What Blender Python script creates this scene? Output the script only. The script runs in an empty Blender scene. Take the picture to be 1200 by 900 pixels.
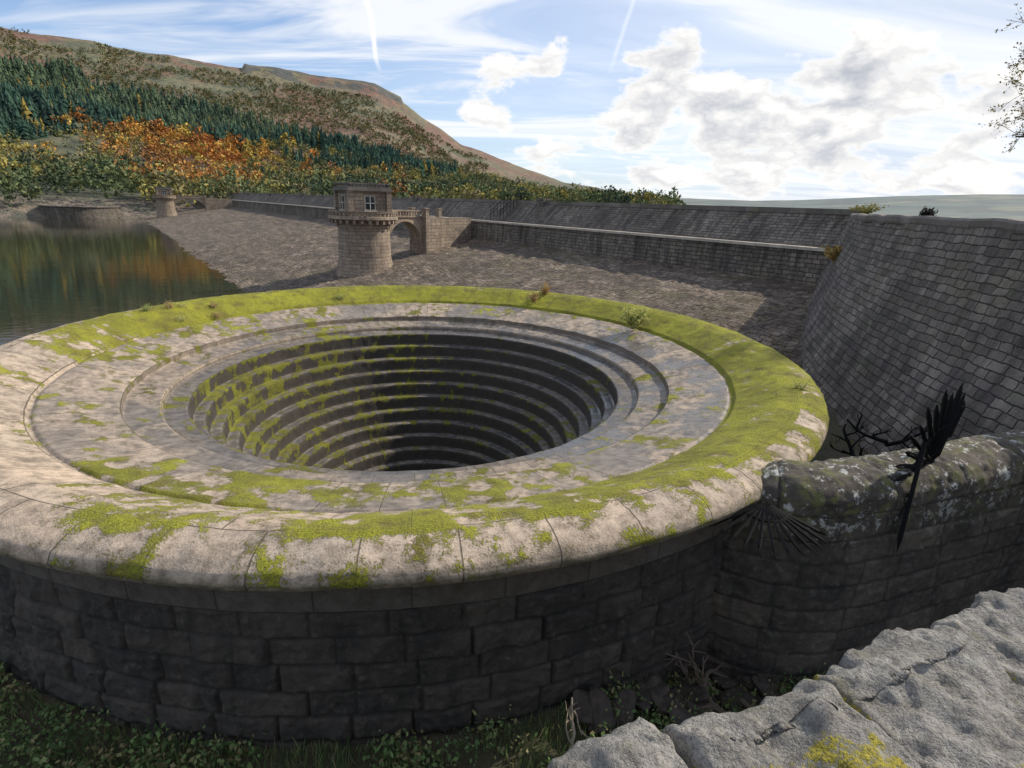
import bpy, math, numpy as np
from mathutils import Matrix, Vector
rng=np.random.default_rng(7)
sc=bpy.context.scene
sc.view_settings.view_transform='Standard'; sc.view_settings.look='None'; sc.view_settings.exposure=0

# ---------------------------------------------------------------- helpers
def hsh(a,b=0.,c=0.,s=0.):
    v=np.sin(a*127.1+b*311.7+c*74.7+s*17.3)*43758.5453
    return v-np.floor(v)
def vnoise(x,y,z,s=0.):
    xi,yi,zi=np.floor(x),np.floor(y),np.floor(z)
    fx,fy,fz=x-xi,y-yi,z-zi
    fx=fx*fx*(3-2*fx);fy=fy*fy*(3-2*fy);fz=fz*fz*(3-2*fz)
    r=0
    for i in (0,1):
        for j in (0,1):
            for k in (0,1):
                w=(fx if i else 1-fx)*(fy if j else 1-fy)*(fz if k else 1-fz)
                r=r+w*hsh(xi+i,yi+j,zi+k,s)
    return r
def fbm(x,y,z=0.,sc_=1.,o=4,s=0.):
    x=np.asarray(x,float);y=np.asarray(y,float);z=np.asarray(z,float)+0*x
    r=0;a=.5;t=0;f=sc_
    for i in range(o):
        r=r+a*vnoise(x*f+i*3.1,y*f+i*7.7,z*f+i*1.3,s+i);t+=a;a*=.5;f*=2.03
    return r/t
def sst(a,b,x):
    t=np.clip((x-a)/(b-a),0,1);return t*t*(3-2*t)

def build(name,V,Q,mat=None,uv=None,attrs=None,parent=None,smooth=True,luv=None,matidx=None):
    V=np.asarray(V,np.float32);Q=np.asarray(Q,np.int32)
    me=bpy.data.meshes.new(name);k=Q.shape[1]
    me.vertices.add(len(V));me.vertices.foreach_set('co',V.ravel())
    me.loops.add(Q.size);me.loops.foreach_set('vertex_index',Q.ravel())
    me.polygons.add(len(Q));me.polygons.foreach_set('loop_start',np.arange(0,Q.size,k,dtype=np.int32))
    me.polygons.foreach_set('loop_total',np.full(len(Q),k,np.int32))
    me.polygons.foreach_set('use_smooth',np.full(len(Q),smooth,bool))
    if uv is not None: luv=np.asarray(uv,np.float32)[Q.ravel()]
    if luv is not None:
        l=me.uv_layers.new(name='UVMap');l.data.foreach_set('uv',np.asarray(luv,np.float32).ravel())
    for n,a in (attrs or {}).items():
        a=np.asarray(a,np.float32)
        if a.ndim==1:
            t=me.attributes.new(n,'FLOAT','POINT');t.data.foreach_set('value',a)
        else:
            t=me.attributes.new(n,'FLOAT_COLOR','POINT')
            t.data.foreach_set('color',np.concatenate([a,np.ones((len(a),1),np.float32)],1).ravel())
    if mat is not None:
        for m in (mat if isinstance(mat,(list,tuple)) else [mat]): me.materials.append(m)
    if matidx is not None: me.polygons.foreach_set('material_index',np.asarray(matidx,np.int32))
    me.update(calc_edges=True);me.validate()
    ob=bpy.data.objects.new(name,me);sc.collection.objects.link(ob)
    if parent: ob.parent=parent
    return ob
def gridq(n,m):
    i=np.arange(n-1)[:,None]*m+np.arange(m-1)[None,:]
    return np.stack([i,i+m,i+m+1,i+1],-1).reshape(-1,4)
def gridnormal(P):
    a=np.gradient(P,axis=0);b=np.gradient(P,axis=1);n=np.cross(a,b)
    return n/(np.linalg.norm(n,axis=-1,keepdims=True)+1e-9)
def empty(name,loc=(0,0,0)):
    e=bpy.data.objects.new(name,None);sc.collection.objects.link(e);return e
def catmull(P,n):
    P=np.asarray(P,float)
    P=np.vstack([2*P[0]-P[1],P,2*P[-1]-P[-2]]);o=[]
    for i in range(1,len(P)-2):
        for k in range(n):
            t_=k/n;a,b,c,d_=P[i-1],P[i],P[i+1],P[i+2]
            o.append(.5*((2*b)+(-a+c)*t_+(2*a-5*b+4*c-d_)*t_**2+(-a+3*b-3*c+d_)*t_**3))
    o.append(P[-2]);return np.array(o)

class MB:
    def __init__(s): s.V=[];s.Q=[];s.UV=[];s.M=[]
    def quad(s,p,uv=None,m=0):
        i=len(s.V);s.V+= [tuple(x) for x in p];s.Q.append((i,i+1,i+2,i+3))
        if uv is None:
            a=Vector(p[1])-Vector(p[0]);b=Vector(p[3])-Vector(p[0])
            uv=[(0,0),(a.length,0),(a.length,b.length),(0,b.length)]
        s.UV+=uv;s.M.append(m)
    def box(s,c,d,ax=(1,0),m=0,taper=1.):
        ax=Vector((ax[0],ax[1],0)).normalized();ay=Vector((-ax.y,ax.x,0));c=Vector(c)
        L,W,H=d
        def P(i,j,k):
            t=taper if k else 1.
            return c+ax*(i*L/2*t)+ay*(j*W/2*t)+Vector((0,0,k*H))
        o=c.x*.7+c.y*.3;z=c.z
        for a,b,l in (((-1,-1),(1,-1),L),((1,-1),(1,1),W),((1,1),(-1,1),L),((-1,1),(-1,-1),W)):
            s.quad([P(*a,0),P(*b,0),P(*b,1),P(*a,1)],[(o,z),(o+l,z),(o+l,z+H),(o,z+H)],m)
        s.quad([P(-1,-1,1),P(1,-1,1),P(1,1,1),P(-1,1,1)],None,m)
        s.quad([P(-1,1,0),P(1,1,0),P(1,-1,0),P(-1,-1,0)],None,m)
    def lathe(s,c,prof,n=48,m=0,a0=0,a1=2*math.pi,off=0):
        L=0
        for (r0,z0),(r1,z1) in zip(prof[:-1],prof[1:]):
            l=math.hypot(r1-r0,z1-z0)
            for i in range(n):
                A=a0+(a1-a0)*i/n+off;B=a0+(a1-a0)*(i+1)/n+off;R=max(r0,r1)
                s.quad([(c[0]+r0*math.cos(A),c[1]+r0*math.sin(A),c[2]+z0),(c[0]+r0*math.cos(B),c[1]+r0*math.sin(B),c[2]+z0),
                        (c[0]+r1*math.cos(B),c[1]+r1*math.sin(B),c[2]+z1),(c[0]+r1*math.cos(A),c[1]+r1*math.sin(A),c[2]+z1)],
                       [(A*R,L),(B*R,L),(B*R,L+l),(A*R,L+l)],m)
            L+=l
    def tube(s,pts,rad,n=6,m=0):
        pts=[Vector(p) for p in pts];rings=[]
        for i,p in enumerate(pts):
            t=(pts[min(i+1,len(pts)-1)]-pts[max(i-1,0)]).normalized()
            u=t.cross(Vector((.31,.17,.93))).normalized();v=t.cross(u)
            r=rad[i] if hasattr(rad,'__len__') else rad
            rings.append([p+(u*math.cos(2*math.pi*k/n)+v*math.sin(2*math.pi*k/n))*r for k in range(n)])
        for a,b in zip(rings[:-1],rings[1:]):
            for k in range(n): s.quad([a[k],a[(k+1)%n],b[(k+1)%n],b[k]],None,m)
    def out(s,name,mat,parent=None,smooth=False):
        return build(name,np.array([tuple(v) for v in s.V]),np.array(s.Q),mat,luv=np.array(s.UV),matidx=s.M,parent=parent,smooth=smooth)

# ---------------------------------------------------------------- node DSL
class NT:
    def __init__(s,nt): s.t=nt;nt.nodes.clear()
    def n(s,typ,ins=None,**kw):
        nd=s.t.nodes.new(typ)
        for k,v in kw.items(): setattr(nd,k,v)
        for k,v in (ins or {}).items():
            sk=nd.inputs[k]
            if isinstance(v,bpy.types.NodeSocket): s.t.links.new(v,sk)
            else: sk.default_value=v
        return nd
    def math(s,op,a,b=0.,c=0.,clamp=False):
        nd=s.n('ShaderNodeMath',{0:a,1:b,2:c},operation=op,use_clamp=clamp);return nd.outputs[0]
    def vm(s,op,a,b=(0,0,0)):
        nd=s.n('ShaderNodeVectorMath',{0:a,1:b},operation=op);return nd.outputs[0]
    def scl(s,a,f):
        nd=s.n('ShaderNodeVectorMath',{0:a,'Scale':f},operation='SCALE');return nd.outputs[0]
    def dot(s,a,b):
        nd=s.n('ShaderNodeVectorMath',{0:a,1:b},operation='DOT_PRODUCT');return nd.outputs['Value']
    def noise(s,v,scale,det=4,rough=.55,dist=0.,out=0):
        nd=s.n('ShaderNodeTexNoise',{'Scale':scale,'Detail':det,'Roughness':rough,'Distortion':dist})
        if v is not None: s.t.links.new(v,nd.inputs['Vector'])
        return nd.outputs[out]
    def mr(s,v,a,b,c=0.,d=1.,t='LINEAR'):
        return s.n('ShaderNodeMapRange',{0:v,1:a,2:b,3:c,4:d},interpolation_type=t).outputs[0]
    def mix(s,f,a,b,bt='MIX'):
        nd=s.n('ShaderNodeMix',data_type='RGBA',blend_type=bt)
        for k,v in ((0,f),(6,a),(7,b)):
            if isinstance(v,bpy.types.NodeSocket): s.t.links.new(v,nd.inputs[k])
            else: nd.inputs[k].default_value=(v if k==0 else (*v,1.) if len(v)==3 else v)
        return nd.outputs[2]
    def attr(s,n,o='Fac'): return s.n('ShaderNodeAttribute',attribute_name=n).outputs[o]
    def bump(s,h,st=.5,d=.05,nrm=None):
        i={'Height':h,'Strength':st,'Distance':d}
        if nrm is not None:i['Normal']=nrm
        return s.n('ShaderNodeBump',i).outputs[0]
    def obj(s): return s.n('ShaderNodeTexCoord').outputs['Object']
    def mapp(s,v,scale=(1,1,1),rot=(0,0,0)): return s.n('ShaderNodeMapping',{'Vector':v,'Rotation':rot,'Scale':scale}).outputs[0]
def M(name):
    m=bpy.data.materials.new(name);m.use_nodes=True;return m,NT(m.node_tree)
def fin(t,col,rough=.9,nrm=None,**kw):
    i={'Base Color':col if isinstance(col,bpy.types.NodeSocket) else (*col,1.),'Roughness':rough}
    if nrm is not None:i['Normal']=nrm
    i.update(kw)
    b=t.n('ShaderNodeBsdfPrincipled',i);t.n('ShaderNodeOutputMaterial',{'Surface':b.outputs[0]});return b

def mat_masonry(name,c1,c2,bw,rh,mort=.02,bump=.6,mossf=0.,mossc=(.10,.11,.03),light=None,dark=.35,mcol=(.04,.035,.03),bd=.06,streak=0.,ns=.6,warp=.16,patch=0.):
    m,t=M(name)
    uv=t.n('ShaderNodeTexCoord').outputs['UV'];ob=t.obj()
    w=t.scl(t.vm('SUBTRACT',t.noise(uv,1.6,3,.6,0,1),(.5,.5,.5)),warp)
    v=t.vm('ADD',uv,w)
    br=t.n('ShaderNodeTexBrick',{'Vector':v,'Color1':(0,0,0,1),'Color2':(1,1,1,1),'Mortar':(.5,.5,.5,1),'Scale':1.,'Mortar Size':mort,'Mortar Smooth':.8,'Brick Width':bw,'Row Height':rh},offset=.5,squash=.8,squash_frequency=3)
    n1=t.noise(ob,.22,4,.65);n2=t.noise(ob,3.,5,.7)
    col=t.mix(br.outputs[0],c1,c2)
    col=t.mix(t.mr(n2,.35,.65,0,.7),col,t.mix(.35,col,(.02,.016,.012)))
    col=t.mix(t.mr(n1,.4,.62,0,dark),col,(.035,.029,.025))
    if patch:
        n4=t.noise(ob,.9,4,.75);col=t.mix(t.mr(n4,.47,.60,0,patch),col,(.07,.052,.038));col=t.mix(t.mr(n4,.44,.34,0,patch*.6),col,(.44,.365,.29))
        n6=t.noise(t.mapp(uv,(.10,.5,1)),1.,4,.7);col=t.mix(t.mr(n6,.46,.62,0,patch*.8),col,(.085,.066,.05))
    if streak:
        sn=t.noise(t.mapp(uv,(1.6,.12,1)),1.,4,.7);col=t.mix(t.mr(sn,.45,.68,0,streak),col,(.025,.022,.02))
        col=t.mix(t.mr(sn,.42,.3,0,streak*.5),col,(.38,.34,.30))
    if light: col=t.mix(t.mr(n2,.56,.7,0,.7),col,light)
    if mossf>0: col=t.mix(t.mr(t.noise(ob,ns,5,.75),.52,.66,0,mossf),col,mossc)
    col=t.mix(t.math('MULTIPLY',br.outputs[1],.85),col,mcol)
    h=t.math('ADD',t.math('MULTIPLY',br.outputs[1],-1.),t.math('ADD',t.math('MULTIPLY',n2,1.3),t.math('MULTIPLY',br.outputs[0],.6)))
    fin(t,col,.92,t.bump(h,bump,bd))
    return m

# ---------------------------------------------------------------- camera
EYE=4.35
p=math.radians(18.15);ph=math.radians(1.83)
R0=Vector((1,0,0));U0=Vector((0,math.sin(p),math.cos(p)));F=Vector((0,math.cos(p),-math.sin(p)))
Rc=R0*math.cos(ph)+U0*math.sin(ph);Uc=-R0*math.sin(ph)+U0*math.cos(ph)
cam=bpy.data.cameras.new('camera');co=bpy.data.objects.new('camera',cam);sc.collection.objects.link(co)
mw=Matrix.Identity(4)
for i in range(3): mw[i][0]=Rc[i];mw[i][1]=Uc[i];mw[i][2]=-F[i]
mw[2][3]=EYE
co.matrix_world=mw;cam.sensor_width=36;cam.lens=19.5;cam.clip_start=.05;cam.clip_end=20000;sc.camera=co

# ---------------------------------------------------------------- light + sky
SAZ=math.radians(62);SEL=math.radians(37)
S=Vector((math.sin(SAZ)*math.cos(SEL),math.cos(SAZ)*math.cos(SEL),math.sin(SEL)))
sun=bpy.data.lights.new('sun','SUN');sun.energy=5.0;sun.angle=math.radians(.6);sun.color=(1,.91,.77)
so=bpy.data.objects.new('sun',sun);sc.collection.objects.link(so);so.rotation_euler=S.to_track_quat('Z','Y').to_euler()
wd=bpy.data.worlds.new('World');sc.world=wd;wd.use_nodes=True;t=NT(wd.node_tree)
sky=t.n('ShaderNodeTexSky',sky_type='NISHITA',sun_disc=False,sun_elevation=SEL,sun_rotation=SAZ,air_density=1.0,dust_density=.5,ozone_density=2.5)
d=t.n('ShaderNodeTexCoord').outputs['Generated'];d=t.vm('NORMALIZE',d)
sp=t.n('ShaderNodeSeparateXYZ',{0:d});X,Y,Z=sp.outputs
zz=t.math('ADD',t.math('MAXIMUM',Z,0.),.14)
pl=t.n('ShaderNodeCombineXYZ',{0:t.math('DIVIDE',X,zz),1:t.math('DIVIDE',Y,zz),2:0.}).outputs[0]
pr=t.mapp(pl,(.42,1.15,1),(0,0,math.radians(22)))
cir=t.noise(pr,1.5,5,.6,.8)
cirf=t.mr(cir,.36,.60,0,1,'SMOOTHSTEP')
sunside=t.dot(d,(math.sin(SAZ-.15),math.cos(SAZ-.15),0))
wh=t.mr(sunside,.1,.92,0,.92)
low=t.mr(Z,.0,.28,.65,0)
base=t.math('MAXIMUM',t.math('MAXIMUM',t.math('MULTIPLY',cirf,.9),wh),low)
ccol=t.mix(t.mr(cir,.40,.60),(.68,.75,.87),(.95,.965,1.0))
cv=t.mapp(d,(1,1,1.9))
cv2=t.vm('ADD',cv,(.014,.008,.045))
def cum(v): return t.noise(v,7.0,8,.55,.12)
ca=cum(cv);cb=cum(cv2)
big=t.noise(cv,2.3,2,.5)
m1=t.mr(Z,.0,.05,.5,1,'SMOOTHSTEP');m2=t.mr(Z,.18,.33,1,0,'SMOOTHSTEP')
m3=t.mr(X,-.25,.0,.3,1,'SMOOTHSTEP')
cov=t.math('MULTIPLY',t.math('MULTIPLY',m1,m2),m3)
bias=t.math('SUBTRACT',t.math('MULTIPLY',t.math('SUBTRACT',1.,cov),.32),t.math('MULTIPLY',t.math('SUBTRACT',big,.47),.55))
cd=t.math('SUBTRACT',ca,bias)
cf=t.mr(cd,.47,.535,0,1,'SMOOTHSTEP')
lit=t.mr(t.math('SUBTRACT',ca,cb),-.08,.09)
thick=t.mr(cd,.50,.64,1,.0)
shade=t.math('MAXIMUM',t.math('MULTIPLY',lit,.95),thick)
cucol=t.mix(shade,(.52,.55,.62),(1.08,1.06,1.03))
def contrail(a,b,z0,w,st):
    a=Vector(a).normalized();b=Vector(b).normalized();nn=a.cross(b).normalized()
    wob=t.math('MULTIPLY',t.math('SUBTRACT',t.noise(d,7,2),.5),.035)
    dd=t.math('ABSOLUTE',t.math('ADD',t.dot(d,tuple(nn)),wob))
    f=t.mr(dd,0.,w,st,0,'SMOOTHSTEP')
    f=t.math('MULTIPLY',f,t.mr(Z,z0-.008,z0+.02))
    f=t.math('MULTIPLY',f,t.mr(Y,.2,.4));return f
c1=contrail((-.2806,1.163,.338),(-.257,1.125,.222),.19,.0055,1.)
c2=contrail((.179,1.153,.308),(.156,1.1245,.22),.20,.005,.35)
ct=t.math('MAXIMUM',c1,c2)
skc=t.mix(1.,sky.outputs[0],(.86,.97,1.12),'MULTIPLY')
b0=t.n('ShaderNodeBackground',{'Color':skc,'Strength':.145})
b1=t.n('ShaderNodeBackground',{'Color':ccol,'Strength':1.06})
b2=t.n('ShaderNodeBackground',{'Color':cucol,'Strength':1.0})
b3=t.n('ShaderNodeBackground',{'Color':(1,1,1,1),'Strength':1.1})
x1=t.n('ShaderNodeMixShader',{0:base,1:b0.outputs[0],2:b1.outputs[0]})
x2=t.n('ShaderNodeMixShader',{0:ct,1:x1.outputs[0],2:b3.outputs[0]})
x3=t.n('ShaderNodeMixShader',{0:cf,1:x2.outputs[0],2:b2.outputs[0]})
t.n('ShaderNodeOutputWorld',{'Surface':x3.outputs[0]})
wd.cycles.sampling_method='MANUAL';wd.cycles.sample_map_resolution=256

# ---------------------------------------------------------------- materials
def mat_rim():
    m,t=M('rim_stone_moss')
    uv=t.n('ShaderNodeTexCoord').outputs['UV'];ob=t.obj()
    br=t.n('ShaderNodeTexBrick',{'Vector':uv,'Color1':(0,0,0,1),'Color2':(1,1,1,1),'Scale':1.,'Mortar Size':.011,'Mortar Smooth':.5,'Brick Width':1.,'Row Height':1.},offset=.5)
    n1=t.noise(ob,.5,5,.7);n2=t.noise(ob,4,5,.75);n3=t.noise(ob,28,3,.75);n5=t.noise(ob,1.3,5,.75)
    col=t.mix(t.mr(n1,.3,.7),(.60,.465,.34),(.38,.305,.235))
    col=t.mix(br.outputs[0],col,t.mix(.5,col,(.32,.28,.24)))
    col=t.mix(t.mr(n2,.43,.65,0,.72),col,(.15,.115,.08))
    col=t.mix(t.mr(n5,.51,.67,0,.7),col,(.10,.08,.06))
    col=t.mix(t.mr(n3,.52,.72,0,.5),col,(.09,.075,.06))
    col=t.mix(t.math('MULTIPLY',t.attr('lip'),t.mr(n2,.3,.6,.5,1.)),col,(.075,.068,.035))
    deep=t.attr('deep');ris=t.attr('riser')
    dcol=t.mix(ris,t.mix(t.mr(n2,.35,.65),(.20,.175,.15),(.07,.055,.045)),t.mix(n2,(.018,.015,.012),(.065,.053,.042)))  # step shading put into the colour: risers near black, treads lighter
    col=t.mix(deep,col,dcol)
    wet=t.math('MULTIPLY',t.attr('wet'),t.mr(n1,.44,.54,0,1),clamp=True)
    col=t.mix(wet,col,t.mix(.6,col,(.05,.055,.06)))
    col=t.mix(t.math('MULTIPLY',br.outputs[1],.75),col,(.035,.03,.02))
    ms=t.attr('moss')
    k=t.math('ADD',ms,t.math('ADD',t.math('MULTIPLY',t.math('SUBTRACT',n3,.5),1.3),t.math('MULTIPLY',t.math('SUBTRACT',n2,.5),1.6)))
    mf=t.mr(k,.40,.62,0,1,'SMOOTHSTEP')
    mc=t.mix(t.mr(n1,.35,.65),(.22,.22,.02),(.40,.40,.03))
    mc=t.mix(t.mr(n5,.47,.64,0,.75),mc,(.15,.115,.035))
    mc=t.mix(t.mr(n3,.30,.62),t.mix(.7,mc,(.03,.035,.006)),mc)
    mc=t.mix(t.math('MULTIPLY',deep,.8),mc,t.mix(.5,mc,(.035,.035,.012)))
    col=t.mix(mf,col,mc)
    rough=t.math('MAXIMUM',t.mr(wet,0,1,.85,.11),mf)
    h=t.math('ADD',t.math('MULTIPLY',br.outputs[1],-.8),t.math('ADD',t.math('MULTIPLY',n3,t.mr(mf,0,1,.5,1.6)),t.math('MULTIPLY',n2,.8)))
    h=t.math('MULTIPLY',h,t.mr(wet,0,1,1,.25))
    fin(t,col,rough,t.bump(h,.8,.045))
    return m
def mat_block(name,c1,c2,lich=0.,mossy=0.,light=(.16,.15,.13)):
    m,t=M(name);ob=t.obj()
    r=t.attr('rnd');e=t.attr('edge')
    n1=t.noise(ob,1.2,4,.7);n2=t.noise(ob,7,5,.75);n3=t.noise(ob,40,3,.7)
    st=t.noise(t.mapp(ob,(2.2,2.2,.25)),1.3,4,.7)
    col=t.mix(r,c1,c2)
    col=t.mix(t.mr(n1,.4,.65,0,.7),col,(.012,.011,.010))
    col=t.mix(t.mr(st,.5,.68,0,.6),col,(.014,.013,.012))
    col=t.mix(t.mr(n2,.52,.72,0,.5),col,light)
    if lich: col=t.mix(t.math('MULTIPLY',t.mr(t.math('ADD',t.math('MULTIPLY',n2,.6),t.math('MULTIPLY',t.noise(ob,2.2,5,.75),.5)),.59,.625),t.attr('top')),col,(.40,.40,.38))
    if mossy: col=t.mix(t.math('MULTIPLY',t.mr(t.noise(ob,3.2,5,.75),.50,.60,0,.8),t.attr('top')),col,(.10,.105,.03))
    col=t.mix(t.mr(e,0,.035,.85,0),col,(.01,.009,.008))
    fin(t,col,.9,t.bump(t.math('ADD',n2,t.math('MULTIPLY',n3,.5)),.8,.04))
    return m
m_rim=mat_rim()
m_outer=mat_block('outer_gritstone',(.030,.026,.023),(.068,.057,.047),light=(.13,.112,.09))
m_fore=mat_block('buttress_gritstone',(.055,.046,.038),(.11,.09,.07),lich=1,mossy=1)
m_dampave=mat_masonry('stone_pitching',(.40,.31,.235),(.19,.145,.11),.85,.44,.045,1.,.6,(.12,.11,.04),dark=.5,bd=.24,mcol=(.045,.036,.026),warp=.34,patch=.8,ns=.35)
m_wall=mat_masonry('coursed_wall',(.15,.13,.115),(.34,.29,.25),.60,.27,.022,1.,.35,dark=.55,bd=.12,streak=.65,warp=.22)
m_damwall=mat_masonry('dam_wall',(.17,.145,.125),(.32,.27,.22),.75,.33,.035,1.,.35,dark=.5,bd=.12,streak=.8,warp=.22)
m_tower=mat_masonry('tower_ashlar',(.42,.33,.24),(.27,.21,.16),.9,.40,.022,.8,0,dark=.3,streak=.35)
m_cop=mat_masonry('coping_stone',(.55,.49,.41),(.42,.37,.31),1.4,3.,.015,.4,.2,dark=.15)
m_cop2=mat_masonry('coping_dark',(.24,.21,.19),(.14,.125,.11),1.4,3.,.015,.6,.4,dark=.35)
def simple(name,c,r=.6,metal=0.,sc_=20,var=.3,spec=.5):
    m,t=M(name);n=t.noise(t.obj(),sc_,4)
    fin(t,t.mix(t.mr(n,.3,.7),c,tuple(x*(1-var) for x in c)),r,t.bump(n,.3,.01),**{'Metallic':metal,'Specular IOR Level':spec});return m
m_iron=simple('black_iron',(.006,.006,.007),.75,.0,spec=.15)
m_white=simple('white_paint',(.75,.74,.70),.5)
m_glass=simple('dark_glass',(.02,.025,.03),.08)
m_bark=simple('bark',(.10,.08,.06),.9)
m_deadwood=simple('dead_wood',(.13,.10,.075),.9,sc_=30)
m_palewood=simple('weathered_wood',(.30,.25,.19),.9,sc_=30)
m_rubble=simple('rubble',(.07,.055,.045),.9,sc_=8,var=.6)
def mat_leaf(name,tr=.25):
    m,t=M(name);c=t.attr('col','Color')
    b=t.n('ShaderNodeBsdfDiffuse',{'Color':c})
    if tr:
        b2=t.n('ShaderNodeBsdfTranslucent',{'Color':c})
        b=t.n('ShaderNodeMixShader',{0:tr,1:b.outputs[0],2:b2.outputs[0]})
    t.n('ShaderNodeOutputMaterial',{'Surface':b.outputs[0]});return m
m_leaf=mat_leaf('leaves',.3);m_far=mat_leaf('far_foliage',.0)

# ---------------------------------------------------------------- bellmouth
CX,CY=-3.25,17.9
prof=[(11.74,-1.05),(11.76,-.53),(11.96,-.50),(12.09,-.42),(12.14,-.31),(12.08,-.18),(11.92,-.08),(11.7,-.015),(11.4,0.),(11.0,-.08),(10.0,-.55),(9.95,-.64),(9.88,-.64),(9.84,-.60),(8.3,-.93),(8.22,-.96),(8.2,-1.14),(8.1,-1.16),(7.40,-1.23),(7.35,-1.25),(7.33,-1.40),(7.25,-1.41),(6.75,-1.46)]
RN=6.75
r=RN;z=-1.46
treads=[.39,.38,.38,.37,.36,.35,.35,.34,.33,.32,.31,.30,.29,.28,.27,.26,.24]
RS=.47
for i,w in enumerate(treads):
    prof+=[(r-.015,z-.015),(r-.03,z-.045),(r-.045,z-RS+.03),(r-.055,z-RS+.01)]
    r-=w;z-=RS
    prof+=[(r,z)]
prof+=[(r-.05,z-.1),(r-.1,z-1.5),(1.,-17),(1.,-21),(0.01,-21.1)]
pp=np.array(prof);seg=np.hypot(*np.diff(pp,axis=0).T);cum_=np.r_[0,np.cumsum(seg)]
rs=[];zs=[];vv=[];ri=[]
for i in range(len(pp)-1):
    L=seg[i];st=.06 if pp[i][1]>-1.6 else (.11 if pp[i][1]>-9.5 else 2.)
    n=max(1,int(math.ceil(L/st)))
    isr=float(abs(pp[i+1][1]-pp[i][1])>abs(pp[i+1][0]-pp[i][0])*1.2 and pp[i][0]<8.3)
    for k in range(n):
        rs.append(pp[i][0]+(pp[i+1][0]-pp[i][0])*k/n);zs.append(pp[i][1]+(pp[i+1][1]-pp[i][1])*k/n);vv.append(cum_[i]+L*k/n);ri.append(isr if k>0 or isr else 0.)
rs.append(pp[-1][0]);zs.append(pp[-1][1]);vv.append(cum_[-1]);ri.append(1.)
rs=np.array(rs);zs=np.array(zs);vv=np.array(vv);ri=np.array(ri)
bk=[cum_[0],cum_[2],cum_[8],cum_[10],cum_[15],cum_[19]]
for i in range(len(treads)): bk.append(cum_[22+5*i])
bk=np.array(sorted(bk));bv=np.arange(len(bk))
vb=np.interp(vv,bk,bv)
NT_=1400
th=np.linspace(0,2*np.pi,NT_)+math.radians(100)
TH,RR=np.meshgrid(th,rs,indexing='ij');_,ZZ=np.meshgrid(th,zs,indexing='ij');_,VB=np.meshgrid(th,vb,indexing='ij');_,RI=np.meshgrid(th,ri,indexing='ij')
deg=(np.degrees(TH)+180)%360-180
xx=RR*np.cos(TH);yy=RR*np.sin(TH)
D_out=np.interp(deg,[-180,-165,-150,-120,-100,-80,-55,-35,-10,20,60,110,150,165,180],[.54,.36,.24,.24,.42,.50,.60,.78,.88,.88,.90,.92,.86,.70,.56])
D_lip=np.interp(deg,[-180,-150,-120,-80,-50,-20,20,90,150,180],[.32,.24,.26,.38,.44,.66,.82,.88,.74,.4])
D_r1=np.interp(deg,[-180,-160,-130,-115,-100,-88,-75,-40,0,60,110,160,180],[.36,.37,.34,.46,.54,.44,.36,.30,.30,.28,.34,.44,.38])
D=np.where(RR>11.5,D_lip,np.where(RR>9.9,D_out,np.where(RR>8.2,D_r1,.14)))
D=np.where((RR<=8.2)&(RR>RN+.03),.20+.22*np.exp(-((deg-150)/40)**2),D)
zf=np.mod(-(ZZ+1.46)/RS,1.)
D_st=np.interp(deg,[-180,-140,-90,-20,30,90,120,150,180],[.46,.40,.30,.24,.24,.30,.40,.46,.48])
D_st=D_st+np.where(RI>0,.30*sst(.34,.0,zf)-.15,.06)-.30*sst(-5.,-8.,ZZ)
D=np.where(RR<=RN+.03,D_st,D)
nz=fbm(xx,yy,ZZ,.7,5,3.)*.5+fbm(xx,yy,ZZ,3.0,4,9.)*.5
nst=fbm(TH*9,ZZ*1.0,RR,.5,3,33.)*.4+fbm(TH*26,ZZ*3.,RR*3,1.,4,35.)*.6
rad=fbm(np.cos(TH)*40,np.sin(TH)*40,RR*.4,.55,3,5.)
nz=np.where(RR>9.9,nz*.65+rad*.35,nz);nz=np.where(RR<=RN+.03,nst,nz)
moss=sst(-.15,.15,nz-(.76-.52*D))
moss=np.where(ZZ<-.36,np.where(RR>11.7,moss*.2,moss),moss)
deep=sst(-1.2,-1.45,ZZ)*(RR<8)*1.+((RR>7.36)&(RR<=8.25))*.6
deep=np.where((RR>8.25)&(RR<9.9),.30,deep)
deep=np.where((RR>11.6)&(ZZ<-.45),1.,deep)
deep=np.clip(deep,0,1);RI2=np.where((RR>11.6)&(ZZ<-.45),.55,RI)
lip=np.where(RR>11.7,sst(-.12,-.42,ZZ+.10*(fbm(xx,yy,ZZ,1.5,3,19.)-.5))*.85,0)
wet=np.where(RR<9.9,np.interp(deg,[-180,-120,-60,-20,40,90,180],[.35,.35,.6,1,.9,.6,.35]),.0)
wet=np.where((RR<8.2),np.clip(wet*1.4,0,1),wet)*(1-RI)
blkid=np.floor(TH*56/(2*np.pi)+.5*(np.floor(VB)%2))
tilt=(hsh(blkid,np.floor(VB),0,2.)-.5)*.018
rough_=fbm(xx,yy,ZZ,3.,4,2.)-.5
ZD=ZZ+moss*(.01+.05*fbm(xx,yy,ZZ,4.5,3,6.))*np.where(ZZ>-1.2,1,.3)+rough_*.045*(ZZ>-1.2)+np.where(ZZ>-1.5,tilt,tilt*.5)
RD=RR+rough_*.03+np.where(ZZ<-1.5,(fbm(xx,yy,ZZ,2.,3,12.)-.5)*.08,0)
P=np.stack([CX+RD*np.cos(TH),CY+RD*np.sin(TH),ZD],-1)
n,mm=P.shape[:2]
uvb=np.stack([TH*56/(2*np.pi),VB],-1)
bell=build('bellmouth_spillway',P.reshape(-1,3),gridq(n,mm),m_rim,uv=uvb.reshape(-1,2),attrs={'moss':moss.ravel(),'deep':deep.ravel(),'wet':wet.ravel(),'riser':RI2.ravel(),'lip':lip.ravel()})
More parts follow.
